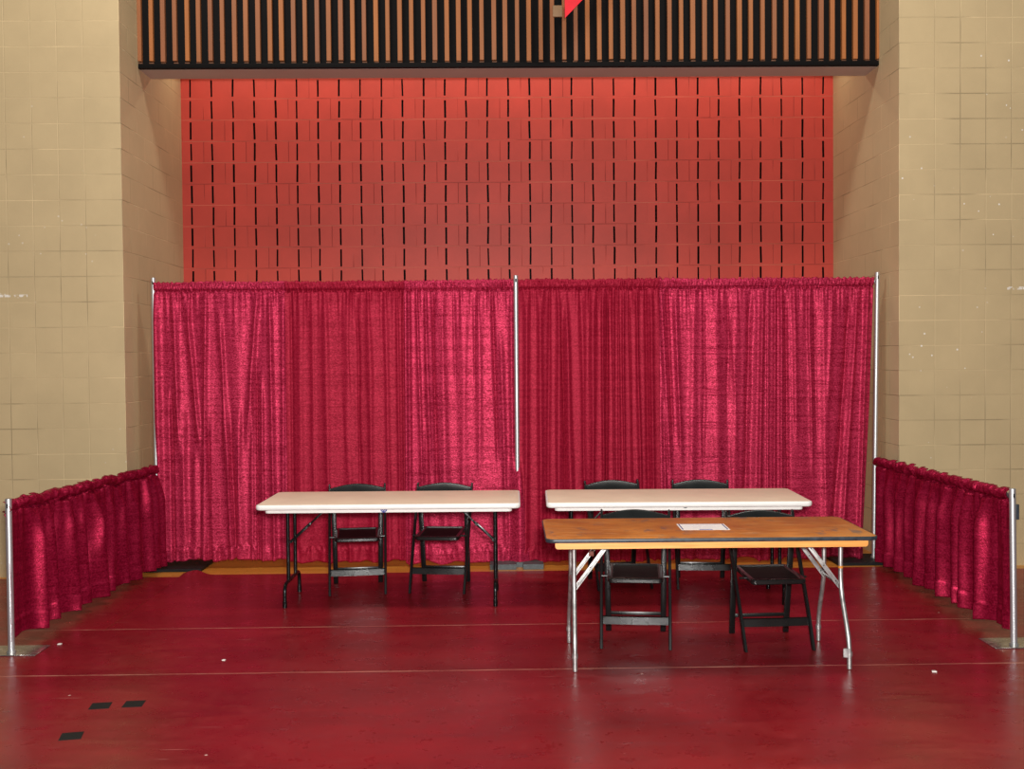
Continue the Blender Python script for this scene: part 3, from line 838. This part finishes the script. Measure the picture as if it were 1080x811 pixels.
# ------------------------------------------------------------------ white folding tables
def make_white_table(label):
    t = thing('folding_table', label, 'table', (0, 0, FZ), 0, 'white edged folding tables')
    HX, HY, Z = .9144, .381, .733
    bm = slab(new(), HX, HY, .045, [(.012, Z - .036), (.003, Z - .032), (.0, Z - .024), (.0, Z - .010), (.003, Z - .003), (.008, Z)], 8)
    obj('rim', bm, M['white_plastic'], t, angle=60)
    bm = slab(new(), HX - .012, HY - .012, .036, [(.0, Z - .002), (.0, Z + .0006), (.002, Z + .0012)], 8)
    obj('tabletop', bm, M['beige_top'], t)
    bm = slab(new(), HX - .058, HY - .040, .03, [(.010, Z - .062), (.002, Z - .060), (.0, Z - .052), (.0, Z - .034)], 8)
    obj('apron', bm, M['white_plastic'], t, angle=60)
    oy = -.025
    for s in (-1, 1):
        x = s * .735
        bm = new()
        tube(bm, [(x, oy - .262, .004), (x, oy - .262, .165), (x, oy + .262, .165), (x, oy + .262, .004)], .0130, 14, .07)
        for k in (-1, 1):
            tube(bm, [(x, oy + k * .125, .155), (x, oy + k * .125, .675)], .0130, 14)
            tube(bm, [(x, oy + k * .262, .004), (x, oy + k * .262, .050)], .0155, 14)
        tube(bm, [(x, oy - .125, .43), (x, oy + .125, .43)], .008, 10)
        tube(bm, [(x, oy - .19, .668), (x, oy + .19, .668)], .0120, 12)
        obj('leg', bm, M['black_metal'], t)
        bm = new()
        bar(bm, (x - s * .004, oy - .06, .43), (x - s * .15, oy - .06, .565), .020, .010, (0, 1, 0), .002)
        bar(bm, (x - s * .12, oy - .052, .535), (x - s * .285, oy - .052, .690), .014, .009, (0, 1, 0), .002)
        tube(bm, [(x - s * .135, oy - .075, .55), (x - s * .135, oy - .04, .55)], .011, 10)
        b = obj('brace', bm, M['black_metal'], t)
        bm = tube(new(), [(x - s * .012, oy - .082, .438), (x - s * .012, oy - .055, .438)], .012, 10)
        obj('hinge', bm, M['black_metal'], b)
    return t
wt = make_white_table('white edged folding table with beige top, standing alone on the left')
wt.location = (-.818, -1.222, FZ); wt.rotation_euler = (0, 0, -.0184)
w2 = dup(wt, (1.195, -1.270, FZ), -.0352, 'white edged folding table with beige top, behind the wooden table')
# the blue maker's decal on the front of the left table and a dark nick on the other
bm = new()
yf = -.3415
def plate(bm, pts, y, th=.0012):
    a = [bm.verts.new((x, y, z)) for x, z in pts]; b = [bm.verts.new((x, y - th, z)) for x, z in pts]
    m = len(pts); bm.faces.new(a); bm.faces.new(b[::-1])
    for k in range(m): bm.faces.new((a[k], b[k], b[(k + 1) % m], a[(k + 1) % m]))
lx = -.030
plate(bm, [(lx - .026, .699), (lx + .026, .699), (lx + .020, .684), (lx + .008, .673), (lx - .008, .673), (lx - .020, .684)], yf)
dc = obj('decal', bm, M['logo_blue'], wt)
bm = new()
for p, q in (((-.016, .696), (-.009, .681)), ((-.009, .681), (-.001, .694)), ((-.001, .694), (.007, .681)), ((.007, .681), (.016, .696))):
    dx, dz = q[0] - p[0], q[1] - p[1]; l = math.hypot(dx, dz); nx_, nz_ = -dz / l * .0008, dx / l * .0008
    plate(bm, [(lx + p[0] - nx_, p[1] - nz_), (lx + q[0] - nx_, q[1] - nz_), (lx + q[0] + nx_, q[1] + nz_), (lx + p[0] + nx_, p[1] + nz_)], yf - .0013, .0006)
obj('decal_print', bm, M['white_plastic'], dc)
bm = new(); plate(bm, [(.028, .692), (.046, .700), (.060, .692), (.046, .686)], yf)
obj('decal', bm, M['edge_band'], w2)

# ------------------------------------------------------------------ wooden folding table
def make_wood_table():
    t = thing('folding_table', 'worn wooden folding table with dark edge band and steel legs, nearest the front', 'table', (1.112, -2.794, FZ), -.0153)
    HX, HY, Z = .9144, .381, .740
    obj('tabletop', slab(new(), HX - .003, HY - .003, .050, [(.0, Z - .019), (.0, Z - .001), (.002, Z)], 10), M['plywood'], t, angle=30)
    bm = new()
    rings = []
    for ins, z in ((.004, Z - .021), (.0005, Z - .021), (-.0015, Z - .016), (-.0015, Z - .005), (.0005, Z - .0004), (.004, Z + .0003)):
        rings.append([bm.verts.new((x, y, z)) for x, y in rrect(HX - ins, HY - ins, .050 - ins, 10)])
    m = len(rings[0])
    for a, b in zip(rings, rings[1:] + rings[:1]):
        for k in range(m): bm.faces.new((a[k], a[(k + 1) % m], b[(k + 1) % m], b[k]))
    obj('edge_band', bm, M['edge_band'], t, angle=60)
    ax, ay = HX - .052, HY - .030
    for s in (-1, 1):
        bm = new()
        pr = [(-ax + .012, Z - .060), (ax - .012, Z - .060), (ax - .002, Z - .054), (ax, Z - .044), (ax, Z - .021), (-ax, Z - .021), (-ax, Z - .044), (-ax + .002, Z - .054)]
        ya, yb = s * ay, s * (ay - .022)
        A = [bm.verts.new((x, ya, z)) for x, z in pr]; B = [bm.verts.new((x, yb, z)) for x, z in pr]
        bm.faces.new(A); bm.faces.new(B[::-1])
        for k in range(len(pr)): bm.faces.new((A[k], B[k], B[(k + 1) % len(pr)], A[(k + 1) % len(pr)]))
        obj('apron', bm, M['pine'], t)
        obj('apron', box(new(), (s * (ax - .11) - .011, -ay + .022, Z - .056), (s * (ax - .11) + .011, ay - .022, Z - .021), .002), M['pine'], t)
    oy = -.045
    r = .0128
    for s in (-1, 1):
        x = s * .752
        bm = new()
        for k in (-1, 1):
            tube(bm, [(x, oy + k * .165, Z - .03), (x, oy + k * .165, .425), (x + s * .006, oy + k * .305, .150), (x + s * .006, oy + k * .308, .003)], r, 16, .08)
            tube(bm, [(x + s * .006, oy + k * .308, .075), (x + s * .006, oy + k * .308, .098)], r * 1.32, 16)
        tube(bm, [(x, oy - .165, .440), (x, oy + .165, .440)], r * .85, 14)
        tube(bm, [(x, oy - .23, Z - .045), (x, oy + .23, Z - .045)], r * .9, 14)
        lg = obj('leg', bm, M['galv'], t)
        if s == 1:
            obj('sticker', tube(new(), [(x, oy - .085, .440), (x, oy - .055, .440)], r * .93, 14), M['logo_blue'], lg)
            obj('sticker', tube(new(), [(x, oy - .125, .440), (x, oy - .100, .440)], r * .93, 14), M['orange'], lg)
            obj('tape_band', tube(new(), [(x, oy - .165, .535), (x, oy - .165, .549)], r * 1.05, 16), M['orange'], lg)
            bm = new(); prism(bm, [(x - .030, oy - .318), (x + .006, oy - .322), (x + .006, oy - .298), (x - .022, oy - .300)], .070, .118)
            obj('leveller_catch', bm, M['galv'], lg)
        for k in (-1, 1):
            bm = new()
            bar(bm, (x - s * .002, oy + k * .150, .428), (x - s * .205, oy + k * .150, Z - .042), .022, .006, (0, 1, 0), .001)
            for q in (-1, 1):
                d = Vector((-s * .203, 0, Z - .47)).normalized(); nrm = Vector((d.z, 0, -d.x)) * q * .010
                bar(bm, Vector((x - s * .002, oy + k * .150 - .007, .428)) + nrm, Vector((x - s * .205, oy + k * .150 - .007, Z - .042)) + nrm, .003, .014, (0, 1, 0))
            br = obj('brace', bm, M['galv'], t)
            for f in (.12, .45, .8):
                c = Vector((x - s * .205 * f, oy + k * .150 - .0045, .428 + (Z - .47) * f))
                obj('rivet', tube(new(), [c, c + Vector((0, -.002, 0))], .0035, 8), M['slot_dark'], br)
            if s == -1 and k == 1:
                obj('clip', box(new(), (x + .105, oy + .132, .560), (x + .135, oy + .168, .592), .002), M['rust'], br)
    return t
make_wood_table()

# the printed sheet lying on the wooden table
pt = thing('paper_sheet', 'white printed sheet with blue edge marks lying on the wooden table', 'paper', (1.126, -2.786, FZ + .7405), -.035)
obj('sheet', box(new(), (-.140, -.112, 0), (.140, .112, .0008)), M['paper'], pt)
for s in (-1, 1): obj('printed_stripe', box(new(), (s * .128 - .0035, -.100, .0006), (s * .128 + .0035, .106, .0012)), M['navy_ink'], pt)
obj('printed_rule', box(new(), (-.122, .100, .0006), (.122, .104, .0012)), M['navy_ink'], pt)
obj('printed_bar', box(new(), (-.035, -.111, .0006), (.040, -.090, .0013)), M['blue_ink'], pt)
for k, (a, b) in enumerate(((-.08, .085), (-.10, .06), (-.09, .10), (-.06, .07))):
    obj('printed_line', box(new(), (a, .062 - .032 * k, .0006), (b, .067 - .032 * k, .0011)), M['grey_ink'], pt)

# ------------------------------------------------------------------ red pennant in front of the slats
bm = new()
n = 14
A = []
for i in range(n + 1):
    z = 4.492 + .62 * i / n
    w = .165 * (z - 4.492) / .165
    row = []
    for j in range(9):
        x = .517 + w * j / 8 + .002
        y = -.15 + .012 * math.sin(6 * (z - 4.4) + 3 * j / 8) * min(1, i / 3)
        row.append(bm.verts.new((x, y, z)))
    A.append(row)
for i in range(n):
    for j in range(8):
        bm.faces.new((A[i][j], A[i][j + 1], A[i + 1][j + 1], A[i + 1][j]))
bmesh.ops.remove_doubles(bm, verts=bm.verts[:], dist=1e-4)
r = bmesh.ops.extrude_face_region(bm, geom=bm.faces[:])
for v in [e for e in r['geom'] if isinstance(e, bmesh.types.BMVert)]: v.co.y += .002
pn = thing('pennant', 'red pennant tip hanging down in front of the dark wooden slats', 'pennant', (0, 0, 0))
obj('cloth', bm, M['pennant'], pn)
obj('cord', tube(new(), [(.45, -.15, 5.11), (1.2, -.15, 5.112)], .004, 8), M['clip_tan'], pn)
for x in (.47, 1.18):
    tube_b = tube(new(), [(x, -.15, 5.11), (x, .02, 5.11), (x, .206, 5.11)], .005, 8)
    obj('hook', tube_b, M['galv'], pn)
tag(obj('wood_block', box(new(), (.440, .180, 4.605), (.520, .2035, 4.70), .003), M['clip_tan']), 'small tan wood block on the slats just left of the red pennant', 'block')

# ------------------------------------------------------------------ light
def area(name, loc, target, sx, sy, power, col):
    l = bpy.data.lights.new(name, 'AREA'); l.shape = 'RECTANGLE'; l.size = sx; l.size_y = sy; l.energy = power; l.color = col
    o = bpy.data.objects.new(name, l); COL.objects.link(o); o.location = loc
    o.rotation_euler = (Vector(target) - Vector(loc)).to_track_quat('-Z', 'Y').to_euler()
    return o
area('camera_flash', (.03, -9.25, 1.97), (0, 0, 1.7), .30, .22, 610, (1.0, .975, .94))
area('hall_lamp', (-2.6, -2.5, 7.6), (-2.2, -2.0, 0), 1.3, 1.0, 170, (1.0, .95, .88))
area('hall_lamp', (2.6, -2.5, 7.6), (2.2, -2.0, 0), 1.3, 1.0, 145, (1.0, .95, .88))
area('cove_lamp', (.08, 1.12, 4.60), (.08, 1.22, 3.6), 6.1, .10, 19, (1.0, .84, .62))

w = bpy.data.worlds.new('hall'); S.world = w; w.use_nodes = True
bg = w.node_tree.nodes['Background']
bg.inputs[0].default_value = (1.0, .97, .93, 1); bg.inputs[1].default_value = .10

# ------------------------------------------------------------------ camera (solved from the photograph's tables, posts and block courses)
f, X, Y, H, pitch, yaw, roll = 1163.07, -.086, -9.177, 1.7507, -.0258, .0165, -.0087
cy, sy = math.cos(yaw), math.sin(yaw)
fw = Vector((sy * math.cos(pitch), cy * math.cos(pitch), math.sin(pitch)))
r0 = Vector((cy, -sy, 0)); u0 = r0.cross(fw)
r2 = math.cos(roll) * r0 + math.sin(roll) * u0; u2 = -math.sin(roll) * r0 + math.cos(roll) * u0
cd = bpy.data.cameras.new('camera'); cam = bpy.data.objects.new('camera', cd); COL.objects.link(cam)
mx = Matrix((r2, u2, -fw)).transposed().to_4x4(); mx.translation = (X, Y, H)
cam.matrix_world = mx
cd.sensor_fit = 'HORIZONTAL'; cd.sensor_width = 36; cd.lens = f * 36 / 1080
cd.clip_end = 60
S.camera = cam

S.view_settings.view_transform = 'Standard'
S.view_settings.look = 'None'
S.view_settings.gamma = 1; S.view_settings.use_curve_mapping = False
S.view_settings.exposure = 0.0
